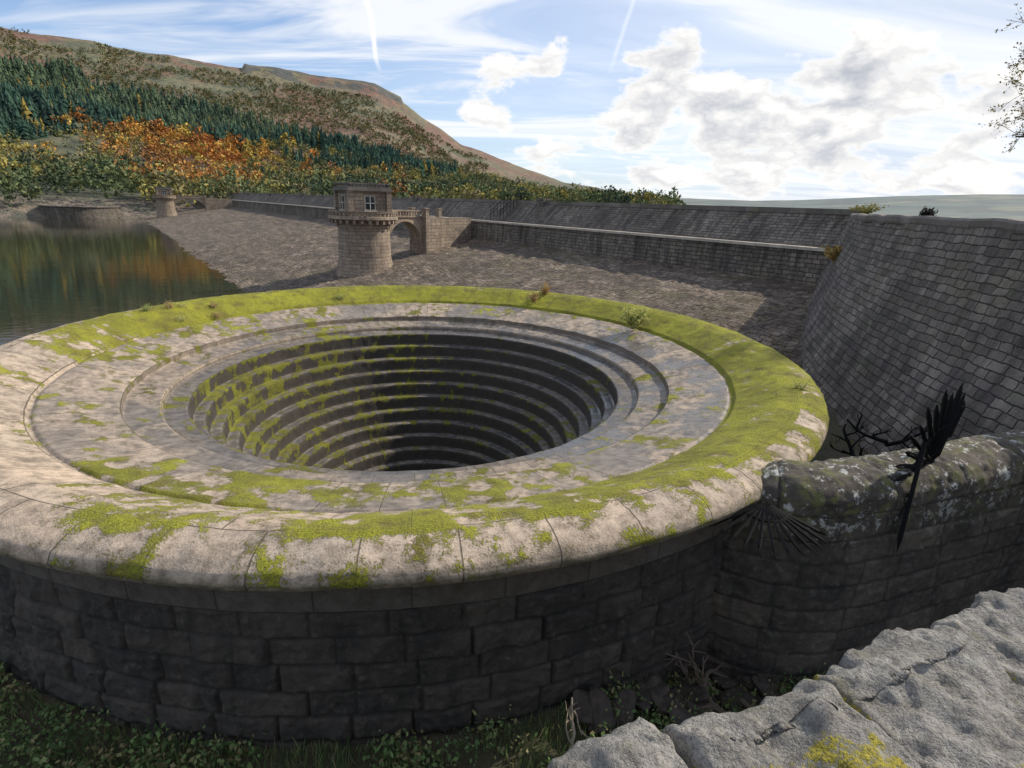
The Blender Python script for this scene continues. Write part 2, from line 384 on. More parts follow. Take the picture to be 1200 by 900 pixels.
def masonry(s,h,bl,ch,seed):
    row=np.floor(h/ch);u=s/bl+hsh(row,1.,0,seed)
    J=lambda k:k+(hsh(k,row,3.,seed)-.5)*.45
    k=np.floor(u)
    k=np.where(u<J(k),k-1,k);k=np.where(u>=J(k+1),k+1,k)
    e=np.minimum((u-J(k))*bl,(J(k+1)-u)*bl)
    fh=h-row*ch
    e=np.minimum(e,np.minimum(fh,ch-fh))
    return np.clip(e,0,1),hsh(k,row,7.,seed),hsh(k,row,9.,seed)
th=np.linspace(math.radians(-215),math.radians(35),1700);hz=np.arange(-5.6,-1.04,.032)
hz[-1]=-1.05
TH,HZ=np.meshgrid(th,hz,indexing='ij')
e,r1,r2=masonry(TH*11.7,HZ+1.05+20*.47,.98,.47,4.)
x0=11.7*np.cos(TH);y0=11.7*np.sin(TH)
nz=fbm(x0,y0,HZ,2.2,5,1.)-.5;nf=fbm(x0,y0,HZ,8,3,5.)-.5
pil=np.clip(e/.06,0,1)**.6
dsp=pil*(.04+.07*r1)+pil*(nz*.2+nf*.09)-.03
dsp=dsp*sst(-1.05,-1.09,HZ)
Rw=11.70+dsp
P=np.stack([CX+Rw*np.cos(TH),CY+Rw*np.sin(TH),HZ],-1)
n,mm=P.shape[:2]
o=build('outer_masonry',P.reshape(-1,3),gridq(n,mm),m_outer,attrs={'rnd':r2.ravel(),'edge':e.ravel(),'top':np.zeros(n*mm)},parent=bell)

# ---------------------------------------------------------------- buttress wall
path=catmull([(3.55,9.85),(4.15,9.2),(4.75,8.85),(5.5,8.75),(6.7,9.05),(8.6,9.75),(11.5,10.8),(15.5,12.2)],60)
sl_=np.r_[0,np.cumsum(np.linalg.norm(np.diff(path,axis=0),axis=1))]
ss=np.arange(0,sl_[-1],.035)
px_=np.interp(ss,sl_,path[:,0]);py_=np.interp(ss,sl_,path[:,1])
tg=np.stack([np.gradient(px_),np.gradient(py_)],1);tg/=np.linalg.norm(tg,axis=1,keepdims=True);nvv=np.stack([-tg[:,1],tg[:,0]],1)
pw=[(-.62,-6.2),(-.56,-.46),(-.56,-.44),(-.55,-.18),(-.44,-.02),(-.28,.06),(.0,.11),(.32,.07),(.48,-.02),(.54,-.3),(.58,-4.)]
pp=np.array(pw);seg=np.hypot(*np.diff(pp,axis=0).T);cs=np.r_[0,np.cumsum(seg)]
vq=np.arange(0,cs[-1],.035);q=np.interp(vq,cs,pp[:,0]);zq=np.interp(vq,cs,pp[:,1])
SS,VQ=np.meshgrid(ss,vq,indexing='ij');_,QQ=np.meshgrid(ss,q,indexing='ij');_,ZQ=np.meshgrid(ss,zq,indexing='ij')
e1,r1,r2=masonry(SS,np.minimum(ZQ,-.47)+.46+20*.48,1.05,.48,8.)
e2,r3,r4=masonry(SS,np.full_like(SS,.5),1.7,1.,18.)
cop=ZQ>-.46
e=np.where(cop,np.minimum(e2,np.clip(ZQ+.46,0,1)+.012),e1);rn=np.where(cop,r4,r2)
P=np.stack([px_[:,None]+nvv[:,0][:,None]*QQ,py_[:,None]+nvv[:,1][:,None]*QQ,ZQ],-1)
N=-gridnormal(P)
if N[120,20,1]>0: N=-N
nz=fbm(P[...,0],P[...,1],P[...,2],2.,5,21.)-.5;nf=fbm(P[...,0],P[...,1],P[...,2],8,3,25.)-.5
pil=np.clip(e/.05,0,1)**.6
P=P+N*(pil*(.02+.04*r1)+nz*.10+nf*.08)[...,None]
P[...,2]-=(.62*sst(1.7,.2,SS)+.12*sst(3.,.5,SS))*(ZQ>-1)
n,mm=P.shape[:2]
build('buttress_wall',P.reshape(-1,3),gridq(n,mm),m_fore,attrs={'rnd':rn.ravel(),'edge':e.ravel(),'top':sst(-1.3,-.1,ZQ).ravel()})

# ---------------------------------------------------------------- foreground parapet stones
def mat_parapet():
    m,t=M('parapet_gritstone');ob=t.obj()
    n1=t.noise(ob,3,5,.7);n2=t.noise(ob,18,5,.75);n3=t.noise(ob,120,3,.75);n4=t.noise(ob,7,4,.7)
    col=t.mix(t.mr(n1,.35,.65),(.35,.335,.305),(.20,.188,.17))
    col=t.mix(t.mr(n2,.44,.64,0,.75),col,(.10,.095,.085))
    col=t.mix(t.mr(n3,.52,.66,0,.7),col,(.06,.057,.052))
    col=t.mix(t.mr(n3,.42,.30,0,.45),col,(.48,.46,.43))
    col=t.mix(t.mr(n4,.58,.66,0,.45),col,(.44,.44,.39))
    col=t.mix(t.mr(n4,.42,.34,0,.5),col,(.12,.115,.06))
    att=t.attr('moss')
    k=t.mr(t.math('ADD',att,t.math('ADD',t.math('MULTIPLY',t.math('SUBTRACT',n2,.5),1.6),t.math('MULTIPLY',t.math('SUBTRACT',n3,.5),.6))),.45,.6)
    mc=t.mix(t.mr(n3,.35,.6),(.08,.07,.01),(.34,.29,.03))
    col=t.mix(k,col,mc)
    fin(t,col,.92,t.bump(t.math('ADD',t.math('MULTIPLY',n2,1.6),t.math('MULTIPLY',n3,.4)),1.,.02))
    return m
m_par=mat_parapet()
pa=np.array([.06,.93]);dp=np.array([.926,.377]);npv=np.array([.377,-.926])
par=empty('stone_parapet')
cuts=[-1.9,-1.2,-.55,.36,.86,1.42,2.1,2.8,3.6]
for bi,(a,b) in enumerate(zip(cuts[:-1],cuts[1:])):
    g=.006;ln=b-a-g;W=.78
    step=.010 if -.6<a<2.3 else .04
    na=int(ln/step);nb_=int((W+.9)/step)
    s1=np.linspace(a+g/2,b-g/2,na);vq=np.linspace(-.45,W+.45,nb_)
    SS,VV=np.meshgrid(s1,vq,indexing='ij')
    q=np.clip(VV,0,W);dz=-np.maximum(-VV,0)-np.maximum(VV-W,0)
    ej=np.minimum(SS-s1[0],s1[-1]-SS);rd=-.05*np.clip(1-ej/.035,0,1)**2-.25*(ej<.001)
    rq=np.minimum(q,W-q);rd2=-.06*np.clip(1-rq/.07,0,1)**2
    bx=pa[0]+dp[0]*SS+npv[0]*q;by=pa[1]+dp[1]*SS+npv[1]*q
    nn=fbm(bx,by,dz,3.6,5,30.)-.5;n5=fbm(bx,by,dz,15,4,31.)-.5
    pits=sst(.38,.26,fbm(bx,by,dz,14,4,66.))
    zt=3.16+(hsh(bi*1.,5.)-.5)*.06+dz+rd+rd2+nn*.14+n5*.06-pits*.014+(hsh(bi*1.,8.)-.5)*.12*(SS-(a+b)/2)
    out=(nn*.14)*(dz<0)+(fbm(bx,by,0,4,4,44.)-.5)*.22*(rq<.12)
    bx=bx-npv[0]*out;by=by-npv[1]*out
    mossm=sst(.06,.0,ej)*.55*(fbm(bx,by,0,5,3,50.)>.45)+sst(.57,.68,fbm(bx,by,0,4.5,3,53.))*.6
    P=np.stack([bx,by,zt],-1)
    build('stone_%d'%(bi+1),P.reshape(-1,3),gridq(*P.shape[:2]),m_par,attrs={'moss':mossm.ravel()},parent=par)
mb=MB();c=pa+dp*.85+npv*.39
mb.box((c[0],c[1],-5),(5.4,.60,8.0),tuple(dp));mb.out('parapet_body',m_wall,par)

# ---------------------------------------------------------------- dam
nD=np.array([.814,.581]);dD=np.array([-.581,.814])
WZ=-5.85
def uv2(u,v): return nD[0]*u+dD[0]*v, nD[1]*u+dD[1]*v
def damz(u): return WZ+(u-11.2)*.169
def sheet(name,us,zs_,vs,mat,jit=0.,seed=0,parent=None,cut=False):
    us=np.array(us,float);zs_=np.array(zs_,float)
    cl=np.r_[0,np.cumsum(np.hypot(np.diff(us),np.diff(zs_)))]
    U,Vv=np.meshgrid(us,vs,indexing='ij');Zz,_=np.meshgrid(zs_,vs,indexing='ij');C,_=np.meshgrid(cl,vs,indexing='ij')
    x,y=uv2(U,Vv)
    if jit: Zz=Zz+(fbm(x,y,0,.35,4,seed)-.5)*jit+(fbm(x,y,0,1.6,3,seed+5)-.5)*jit*1.1
    Q=gridq(*U.shape)
    if cut:
        k=np.hypot(x-CX,y-CY).ravel()<10.8;Q=Q[~k[Q].any(1)]
    return build(name,np.stack([x,y,Zz],-1).reshape(-1,3),Q,mat,uv=np.stack([Vv,C],-1).reshape(-1,2),parent=parent)
vs=np.r_[np.arange(-30,120,.3),np.arange(120,450,4)]
uu=np.arange(2,42.01,.3)
dam=empty('masonry_dam')
sheet('pitched_slope',uu,damz(uu),vs,m_dampave,.36,3,dam,True)
TZ=damz(42.)
CZ=1.85
v0=19.;v1=445
vs2=np.r_[np.arange(v0,160,3),np.arange(160,v1,15)]
sheet('lower_wall',[41.7,41.95],[TZ-.6,CZ-.2],vs2,m_damwall,parent=dam)
mb=MB();
def strip(mb,u0,u1,z0,z1,va,vb,m=0):
    a,b=(va+vb)/2,(vb-va);x,y=uv2((u0+u1)/2,a);mb.box((x,y,z0),(b,u1-u0,z1-z0),tuple(dD),m)
strip(mb,41.75,42.5,CZ-.2,CZ+.02,v0,v1);mb.out('lower_coping',m_cop,dam)
sheet('berm',[42.5,44.2,44.9],[CZ-.1,CZ-.05,CZ+.0],vs2,m_dampave,parent=dam)
sheet('upper_wall',[44.9,47.4],[CZ,4.25],vs2,m_damwall,parent=dam)
mb=MB();strip(mb,47.3,47.9,4.2,4.62,v0+2,v1);mb.out('crest_coping',m_cop2,dam)
sheet('crest_road',[47.8,56,75],[4.1,4.1,-12],vs2,m_cop2,parent=dam)
mb=MB()
for v in np.arange(60,440,38):
    strip(mb,46.9,48.1,3.2,4.95,v,v+1.4)
mb.out('crest_piers',m_damwall,dam)
mb=MB();
for k in range(10):
    strip(mb,44.4+k*.3,44.7+k*.3,CZ,CZ+.24*(k+1),66,68.4)
mb.out('stair',m_cop2,dam)
rail=MB()
for side in (66.,68.4):
    pts=[]
    for k in range(7):
        x,y=uv2(44.2+k*.55,side);zb=CZ+.2+k*.42
        rail.tube([(x,y,zb-.2),(x,y,zb+1.1)],.04,5);pts.append((x,y,zb+1.1))
    rail.tube(pts,.04,5);rail.tube([(a,b,c-.5) for a,b,c in pts],.03,5)
rail.out('stair_handrail',m_iron,dam)

# curved retaining wall
cp=np.array([(26.6,46.6),(23.6,41.0),(20.6,35.2),(18.0,29.5),(16.2,24.),(15.0,18.5),(14.4,13.),(14.4,8.),(15,3.)])
cl=catmull(cp,16);tg=np.gradient(cl,axis=0);tg/=np.linalg.norm(tg,axis=1,keepdims=True)
inn=np.stack([tg[:,1],-tg[:,0]],1)
if inn[40,0]>0: inn=-inn
sl=np.r_[0,np.cumsum(np.linalg.norm(np.diff(cl,axis=0),axis=1))]
TOPZ=4.28
hh=np.linspace(0,10,90)
SS,HH=np.meshgrid(sl,hh,indexing='ij')
off=.25*HH+.010*HH**2
P=np.stack([cl[:,0][:,None]+inn[:,0][:,None]*off,cl[:,1][:,None]+inn[:,1][:,None]*off,TOPZ-.25-HH],-1)
P=P+gridnormal(P)*((fbm(SS,HH,0,.8,4,60.)-.5)*.35)[...,None]
cw=empty('curved_retaining_wall')
build('wall_face',P.reshape(-1,3),gridq(*SS.shape),m_wall,uv=np.stack([SS,-HH],-1).reshape(-1,2),parent=cw)
def ribbon(name,prof,mat,parent,line=cl,inn_=inn,z0=TOPZ):
    pf=np.array(prof);c_=np.r_[0,np.cumsum(np.hypot(*np.diff(pf,axis=0).T))]
    s_=np.r_[0,np.cumsum(np.linalg.norm(np.diff(line,axis=0),axis=1))]
    P=np.stack([line[:,0][:,None]+inn_[:,0][:,None]*pf[:,0],line[:,1][:,None]+inn_[:,1][:,None]*pf[:,0],z0+pf[:,1]+(fbm(s_,0*s_,0,.9,3,3.)[:,None]-.5)*.12],-1)
    U,V_=np.meshgrid(s_,c_,indexing='ij')
    return build(name,P.reshape(-1,3),gridq(*U.shape),mat,uv=np.stack([U,V_],-1).reshape(-1,2),parent=parent,smooth=False)
ribbon('wall_coping',[(.02,-.36),(.07,-.24),(.07,-.06),(.0,.02),(-.35,.03),(-.5,-.05),(-.5,-.3)],m_cop2,cw)
def mat_ground(name,ca,cb,cc):
    m,t=M(name);ob=t.obj();n1=t.noise(ob,.35,5,.7);n2=t.noise(ob,3,5,.75);n3=t.noise(ob,25,3,.7)
    col=t.mix(t.mr(n1,.4,.6),ca,cb);col=t.mix(t.mr(n2,.45,.65),col,cc);col=t.mix(t.mr(n3,.4,.7,0,.5),col,(.03,.03,.02))
    fin(t,col,.95,t.bump(t.math('ADD',n2,n3),.8,.06));return m
m_gr=mat_ground('grassy_earth',(.055,.065,.025),(.10,.08,.05),(.07,.055,.035))
m_gr2=mat_ground('valley_ground',(.06,.075,.03),(.10,.095,.05),(.05,.06,.03))
ribbon('path_behind',[(-.45,-.45),(-4,-.45),(-20,-1.)],m_gr,cw)

# near ground
def gz(x,y):
    return -3.5-sst(-13,-26,x)*4-.9*np.exp(-((x-4.2)**2+(y-7.9)**2)/2.2)+(fbm(x,y,0,.5,5,70.)-.5)*.6
gx=np.arange(-34,22,.3);gy=np.arange(-6,36,.3)
GX,GY=np.meshgrid(gx,gy,indexing='ij')
GZ=gz(GX,GY)-sst(22,30,GY)*4*sst(9,4,GX)-sst(26,36,GY)*2
rr_=np.hypot(GX-CX,GY-CY)
keep=rr_<10.5
Q=gridq(*GX.shape);kq=~(keep.ravel()[Q].any(1))
build('ground',np.stack([GX,GY,GZ],-1).reshape(-1,3),Q[kq],m_gr)
s_=9000
build('valley_ground',[(-s_,-s_,-23),(s_,-s_,-23),(s_,s_,-23),(-s_,s_,-23)],[(0,1,2,3)],m_gr2)

# water
m,t=M('water');ob=t.obj()
wv=t.mapp(ob,(1,2.2,1),(0,0,.4))
h=t.math('ADD',t.noise(wv,.9,3,.55),t.math('MULTIPLY',t.noise(wv,.12,2,.5),2.))
fin(t,(.024,.024,.015),.04,t.bump(h,.16,.05),IOR=1.5)
wp=[uv2(16,300),(-.9,28.3),(-6.,28.2),(-10.,26.),(-12.8,22.3),(-13.9,18.),(-13.2,13.6),(-16,8),(-20,-40),(-800,-40),(-800,320)]
me=bpy.data.meshes.new('reservoir_water');me.from_pydata([(a,b,WZ) for a,b in wp],[],[tuple(range(len(wp)))])
me.materials.append(m);wo=bpy.data.objects.new('reservoir_water',me);sc.collection.objects.link(wo)

# ---------------------------------------------------------------- valve towers
def valve_tower(cx,cy,zb,br_dir,br_len,name='valve_tower',seg_=48):
    T=empty(name);hx=(-.581,.814)
    b=MB();b.lathe((cx,cy,0),[(3.6,zb-3),(3.45,zb+.2),(3.2,zb+1.1),(2.98,zb+2.4),(2.85,1.15),(2.85,1.2)],seg_);b.out('shaft',m_tower,T,True)
    b=MB()
    b.lathe((cx,cy,0),[(2.86,1.1),(3.05,1.15),(3.05,1.32),(2.9,1.37)],seg_)
    b.lathe((cx,cy,0),[(2.9,1.35),(3.0,1.7),(3.4,1.9),(3.85,2.02),(3.85,2.30),(3.7,2.36),(0.1,2.37)],seg_)
    for k in range(28):
        a=2*math.pi*k/28;b.box((cx+3.35*math.cos(a),cy+3.35*math.sin(a),1.55),(.75,.3,.40),(math.cos(a),math.sin(a)))
    for k in range(40):
        a=2*math.pi*k/40;b.box((cx+3.6*math.cos(a),cy+3.6*math.sin(a),2.35),(.18,.34,.36),(math.cos(a),math.sin(a)))
    b.lathe((cx,cy,0),[(3.45,2.7),(3.76,2.7),(3.8,2.9),(3.42,2.9),(3.45,2.7)],seg_)
    b.out('gallery',m_tower,T)
    b=MB();s=4.35
    b.box((cx,cy,2.37),(s,s,2.75),hx)
    for i in (-1,1):
        for j in (-1,1):
            vx=cx+hx[0]*i*s/2-hx[1]*j*s/2;vy=cy+hx[1]*i*s/2+hx[0]*j*s/2
            b.box((vx,vy,2.38),(.55,.55,2.7),hx)
    b.box((cx,cy,2.375),(s+.35,s+.35,.3),hx)
    b.out('tower_house',m_tower,T)
    b=MB();b.box((cx,cy,5.0),(s+.85,s+.85,.22),hx);b.box((cx,cy,5.22),(s+.5,s+.5,.18),hx)
    for i in np.linspace(-1,1,11):
        for sd in (-1,1):
            for ax_ in (0,1):
                o1,o2=(i*s/2,sd*s/2) if ax_==0 else (sd*s/2,i*s/2)
                b.box((cx+hx[0]*o1-hx[1]*o2,cy+hx[1]*o1+hx[0]*o2,5.4),(.2,.2,.32),hx)
    for sd in (-1,1):
        b.box((cx-hx[1]*sd*s/2,cy+hx[0]*sd*s/2,5.71),(s+.45,.34,.14),hx)
        b.box((cx+hx[0]*sd*s/2,cy+hx[1]*sd*s/2,5.712),(.34,s+.36,.14),hx)
    b.out('roof_parapet',m_cop2,T)
    b=MB()
    for (fx,fy) in ((-hx[0],-hx[1]),(hx[1]*-1,hx[0]*1),(hx[0],hx[1]),(hx[1],-hx[0])):
        px,py=cx+fx*(s/2+.02),cy+fy*(s/2+.02);ta=(-fy,fx)
        b.box((px,py,3.0),(1.25,.16,1.55),ta,0);
        b.box((px+fx*.05,py+fy*.05,3.1),(1.0,.16,1.35),ta,1)
        b.box((px+fx*.10,py+fy*.10,3.1),(.06,.12,1.35),ta,2)
        b.box((px+fx*.101,py+fy*.101,3.72),(1.0,.12,.06),ta,2)
        b.box((px+fx*.08,py+fy*.08,2.86),(1.5,.3,.14),ta,0)
    b.out('windows',[m_cop,m_glass,m_white],T)
    b=MB();bd=Vector((br_dir[0],br_dir[1],0)).normalized();sd=Vector((-bd.y,bd.x,0));W=1.6
    C=Vector((cx,cy,0));n=24;a0=2.8;a1=br_len
    s0=a0;s1=a1
    for sgn in (-1,1):
        for k in range(n):
            u0,u1=k/n,(k+1)/n
            def P_(u,up):
                zz=2.2 if up else 2.2-.5-3.2*(1-math.sqrt(max(0,1-(2*u-1)**2)))
                q=C+bd*(s0+(s1-s0)*u)+sd*sgn*W/2;return (q.x,q.y,zz)
            b.quad([P_(u0,0),P_(u1,0),P_(u1,1),P_(u0,1)])
            if sgn==1:
                a_,b_=P_(u0,0),P_(u1,0);c_=(C+bd*(s0+(s1-s0)*u1)-sd*W/2);d_=(C+bd*(s0+(s1-s0)*u0)-sd*W/2)
                b.quad([a_,b_,(c_.x,c_.y,b_[2]),(d_.x,d_.y,a_[2])])
    q=C+bd*((a0+a1)/2);b.box((q.x,q.y,2.2),(a1-a0,W+.3,.18),(bd.x,bd.y))
    for sgn in (-1,1):
        for k in range(int((a1-a0)/.45)):
            p_=q+bd*(-(a1-a0)/2+.3+k*.45)+sd*sgn*W/2;b.box((p_.x,p_.y,2.38),(.18,.18,.5),(bd.x,bd.y))
        p_=q+sd*sgn*W/2;b.box((p_.x,p_.y,2.88),(a1-a0,.28,.14),(bd.x,bd.y))
    b.out('footbridge',m_tower,T)
    b=MB();e_=C+bd*(br_len+1.4)
    b.box((e_.x,e_.y,zb-2),(2.8,3.0,4.2-zb),(bd.x,bd.y))
    far=C+bd*(br_len+6);b.box((far.x,far.y,zb-2),(7,1.7,4.1-zb),(bd.x,bd.y))
    for i in(-1,1):
        for j_ in (-1,1):
            p_=e_+bd*i*1.15+sd*j_*1.25;b.box((p_.x,p_.y,2.2),(.55,.55,.95),(bd.x,bd.y));b.box((p_.x,p_.y,3.15),(.7,.7,.15),(bd.x,bd.y))
    b.out('bridge_abutment',m_tower,T)
valve_tower(-17.6,66.0,-4.6,(8.2,11.5),8.6)
valve_tower(-130,214,-4.6,(.814,.581),13.,seg_=24)

# second bellmouth far away
b=MB();fx,fy=-162,214
b.lathe((fx,fy,-1.6),[(11.6,-9),(11.7,-.7),(12.1,-.5),(12.1,-.2),(11.6,0),(10,-.6),(8.2,-1),(7,-1.4),(5,-4),(2,-6),(.1,-7)],48)
b.out('bellmouth_spillway.001',m_damwall,None,True)
b=MB()
b.box((-205,240,-7),(90,1.,5.0),(.97,.25));b.box((-118,236,-7),(40,1.,8.),(.9,-.44))
b.out('shore_retaining_wall',m_damwall,None)

# ---------------------------------------------------------------- hill
azk=np.array([-75,-60,-50,-43,-39.5,-35,-30,-25,-19,-13.3,-11,-8,-5.6,-2,1,4.7,7,10.9,14,20])
elk=np.array([.15,.19,.195,.19,.187,.186,.182,.178,.174,.168,.150,.118,.092,.072,.056,.036,.032,.020,.008,-.004])
def elr(a): return np.interp(a,azk,elk)
def hillz(a,D):
    x=D*np.sin(np.radians(a));y=D*np.cos(np.radians(a))
    D1=1050+ (a+40)*5
    s=np.clip((D-285)/(D1-285),0,1.6)
    sh=np.where(s<1,.55*s+.45*s*s*(3-2*s),1.)
    e=elr(a)+(fbm(a*.55,0*a,0,1.,3,81.)-.5)*.006*(a<6)
    sh=np.where(s>1,1-(s-1)*.9,sh)
    z=D*e*sh
    z=z+sst(250,290,D)*9.-8+ (fbm(x,y,0,.006,5,80.)-.5)*50*sst(350,600,D)*np.clip(1-s,0,1)*(e>.03)
    cl_=sst(.93,.97,s+(fbm(x,y,0,.02,3,83.)-.5)*.05)*7*((a<-11)&(a>-24))
    return z+cl_*(s<1.3)
a=np.linspace(-75,20,420);Dg=np.r_[np.linspace(235,320,24),np.linspace(330,1250,230),np.linspace(1270,1750,20)]
AA,DD=np.meshgrid(a,Dg,indexing='ij')
HZ=hillz(AA,DD);HX=DD*np.sin(np.radians(AA));HY=DD*np.cos(np.radians(AA))
el=(HZ-EYE)/DD
def ramp3(f,c0,c1): return c0[None,None,:]*(1-f[...,None])+c1[None,None,:]*f[...,None]
n1=fbm(HX,HY,0,.012,5,90.);n2=fbm(HX,HY,0,.045,4,91.)
ca=np.array([.20,.145,.065]);cb_=np.array([.095,.098,.035]);col=ramp3(sst(.40,.54,n2),ca,cb_)
elR=elr(AA)
red=sst(.46,.56,n1+np.where(AA>-9,.12,0)+.07*np.exp(-((el/elR-.86)/.07)**2)*(AA<-34)+.07*((el/elR<.68)&(AA>-22)))
f=red*np.clip(sst(.02,.04,el),0,1);col=col*(1-f[...,None]*.8)+np.array([.235,.085,.05])*f[...,None]*.8
gr=sst(.50,.6,fbm(HX,HY,0,.02,4,95.));col=col*(1-gr[...,None]*.45)+np.array([.22,.21,.09])*gr[...,None]*.45
low_=sst(.045,.02,el);col=col*(1-low_[...,None])+np.array([.07,.07,.03])*low_[...,None]
bch=sst(290,278,DD);col=col*(1-bch[...,None])+np.array([.20,.15,.105])*bch[...,None]
D1=1050+(AA+40)*5;s=(DD-285)/(D1-285)
rk=sst(.91,.95,s)*sst(1.03,.99,s)*((AA<-11)&(AA>-24))*sst(.4,.5,n2);col=col*(1-rk[...,None])+np.array([.08,.075,.07])*rk[...,None]
m,t=M('hill_moor');ob=t.obj();c=t.attr('col','Color')
n=t.noise(ob,.12,5,.75);nn=t.noise(ob,.035,4,.7)
cc=t.mix(t.mr(n,.44,.58,0,.8),c,(.045,.05,.02));cc=t.mix(t.mr(nn,.5,.65,0,.25),cc,(.24,.18,.08));cc=t.mix(.06,cc,(.28,.36,.50))  # last mix paints a little blue distance haze into the hill colour
fin(t,cc,.95,t.bump(n,1.,4.))
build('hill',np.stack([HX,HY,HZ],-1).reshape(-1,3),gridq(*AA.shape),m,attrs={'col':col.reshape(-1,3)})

# distant moor (right)
def moorz(AA,DD):
    X_=DD*np.sin(np.radians(AA));Y_=DD*np.cos(np.radians(AA))
    e=np.interp(AA,[0,8,14,22,32,45,75],[.006,.010,.012,.015,.023,.031,.034])+(fbm(AA*.12,0*AA,0,1.,3,14.)-.5)*.010
    return DD*e*sst(1500,3400,DD)+(fbm(X_,Y_,0,.0015,5,99.)-.5)*34*sst(1500,2500,DD)-18*sst(2600,1500,DD)
a=np.linspace(0,75,400);Dg=np.linspace(1500,4200,90);AA,DD=np.meshgrid(a,Dg,indexing='ij')
X_=DD*np.sin(np.radians(AA));Y_=DD*np.cos(np.radians(AA));Zm=moorz(AA,DD)
fl=fbm(X_,Y_,0,.004,5,15.);f2=fbm(X_,Y_,0,.012,3,16.)
mc=ramp3(sst(.42,.56,fl),np.array([.17,.17,.10]),np.array([.09,.12,.085]));ft=(sst(.50,.56,f2))[...,None]*.75
mc=mc*(1-ft)+np.array([.04,.055,.05])*ft
m,t=M('moor_haze');c=t.attr('col','Color');n=t.noise(t.obj(),.02,4,.7)
fin(t,t.mix(.18,t.mix(t.mr(n,.42,.6,0,.5),c,(.05,.07,.06)),(.24,.30,.38)),.95)  # blue-grey aerial haze blended into the moor's base colour
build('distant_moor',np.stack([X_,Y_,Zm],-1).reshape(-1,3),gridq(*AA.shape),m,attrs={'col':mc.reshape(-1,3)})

# ---------------------------------------------------------------- vegetation masses
def leafquads(C,size,rs,flat=0.):
    n=len(C);a=rs.normal(size=(n,3));a/=np.linalg.norm(a,axis=1,keepdims=True)
    b=rs.normal(size=(n,3));b-= (a*b).sum(1,keepdims=True)*a;b/=np.linalg.norm(b,axis=1,keepdims=True)
    s=np.asarray(size)[:,None]
    V=np.stack([C-a*s,C-b*s*.6,C+a*s,C+b*s*.6],1)
    return V.reshape(-1,3),np.arange(4*n).reshape(-1,4)
def rep(c,k): return np.repeat(c,k,axis=0)
rc=np.random.default_rng(3)
UPA=[-62,-41,-33,-25,-19,-13,-8];UPE=[.155,.148,.128,.102,.082,.060,.047]
N=17000;az=rc.uniform(-60,-6,N);D=np.sqrt(rc.uniform(430**2,1020**2,N))
zb=hillz(az,D);e_=(zb-EYE)/D
x=D*np.sin(np.radians(az));y=D*np.cos(np.radians(az))
up=np.interp(az,UPA,UPE)+.03*(fbm(x,y,0,.012,3,2.)-.5)
lo=np.interp(az,[-62,-41,-36,-31,-22,-18,-8],[.055,.05,.07,.075,.045,.035,.03])
stand=fbm(x,y,0,.010,3,7.)
ok=(e_<up)&(e_>lo)&(stand>.34)
x,y,zb,az,stand=x[ok],y[ok],zb[ok],az[ok],stand[ok];N=len(x)
tv=[];tq=[];lv=5;sd=6
for i in range(lv):
    z0=.04+.86*i/lv;z1=z0+.34*(1-.4*i/lv);r0=.23*(1-i/lv)**.8+.03
    base_i=len(tv)
    for k in range(sd):
        aa=2*math.pi*(k+.5*(i%2))/sd;rr=r0*(1 if k%2 else .6);tv.append((rr*math.cos(aa),rr*math.sin(aa),z0-(.05 if k%2 else -.03)))
    tv.append((0,0,min(z1,1)))
    for k in range(sd): tq.append((base_i+k,base_i+(k+1)%sd,base_i+sd))
tv=np.array(tv);tq=np.array(tq)
H=rc.uniform(8,14,N)+8*sst(.4,.6,fbm(x,y,0,.02,2,22.))*rc.uniform(.5,1,N);rot=rc.uniform(0,6.28,N);Wd=rc.uniform(.75,1.35,N)
tx=tv[None,:,0]*np.cos(rot)[:,None]-tv[None,:,1]*np.sin(rot)[:,None];ty=tv[None,:,0]*np.sin(rot)[:,None]+tv[None,:,1]*np.cos(rot)[:,None]
jit=rc.uniform(.6,1.4,(N,len(tv)))*Wd[:,None]
V=np.stack([x[:,None]+tx*H[:,None]*jit,y[:,None]+ty*H[:,None]*jit,zb[:,None]-1+(tv[None,:,2]+rc.normal(size=(N,len(tv)))*.02)*H[:,None]],-1).reshape(-1,3)
Q=(tq[None]+(np.arange(N)*len(tv))[:,None,None]).reshape(-1,3)
base_c=np.array([.030,.060,.034])[None]*(1-sst(.48,.58,stand))[:,None]+np.array([.055,.08,.035])[None]*sst(.48,.58,stand)[:,None]
cc=base_c*rc.uniform(.5,1.6,(N,1))+np.array([.012,.016,.024])  # bluish offset paints distance haze into the conifer colours
larch=rc.random(N)<.04;cc[larch]=np.array([.22,.17,.05])
ccv=rep(cc,len(tv))*rc.uniform(.7,1.3,(N*len(tv),1))
build('conifer_forest',V,Q,m_far,attrs={'col':ccv},smooth=False)
def blobs(name,x,y,z,H,cols,nl,rs,lobes=6,leaf=.085,mat=None):
    N=len(x)
    lc=rs.normal(size=(N,lobes,3))*np.array([.20,.20,.15])+np.array([0,0,.52])
    lr=rs.uniform(.14,.26,(N,lobes))
    li=rs.integers(0,lobes,(N,nl))
    dv_=rs.normal(size=(N,nl,3));dv_/=np.linalg.norm(dv_,axis=2,keepdims=True);dv_*=rs.uniform(.6,1.05,(N,nl,1))
    c=np.take_along_axis(lc,li[...,None],1)+dv_*np.take_along_axis(lr,li,1)[...,None]
    c[...,2]=np.maximum(c[...,2],.04)
    C=c*H[:,None,None]+np.stack([x,y,z],1)[:,None,:]
    V,Q=leafquads(C.reshape(-1,3),np.repeat(H*leaf,nl)*rs.uniform(.6,1.3,N*nl),rs)
    cc=np.repeat(cols,nl,axis=0)*rs.uniform(.7,1.3,(N*nl,1))
    return build(name,V,Q,mat or m_leaf,attrs={'col':rep(cc,4)},smooth=False)
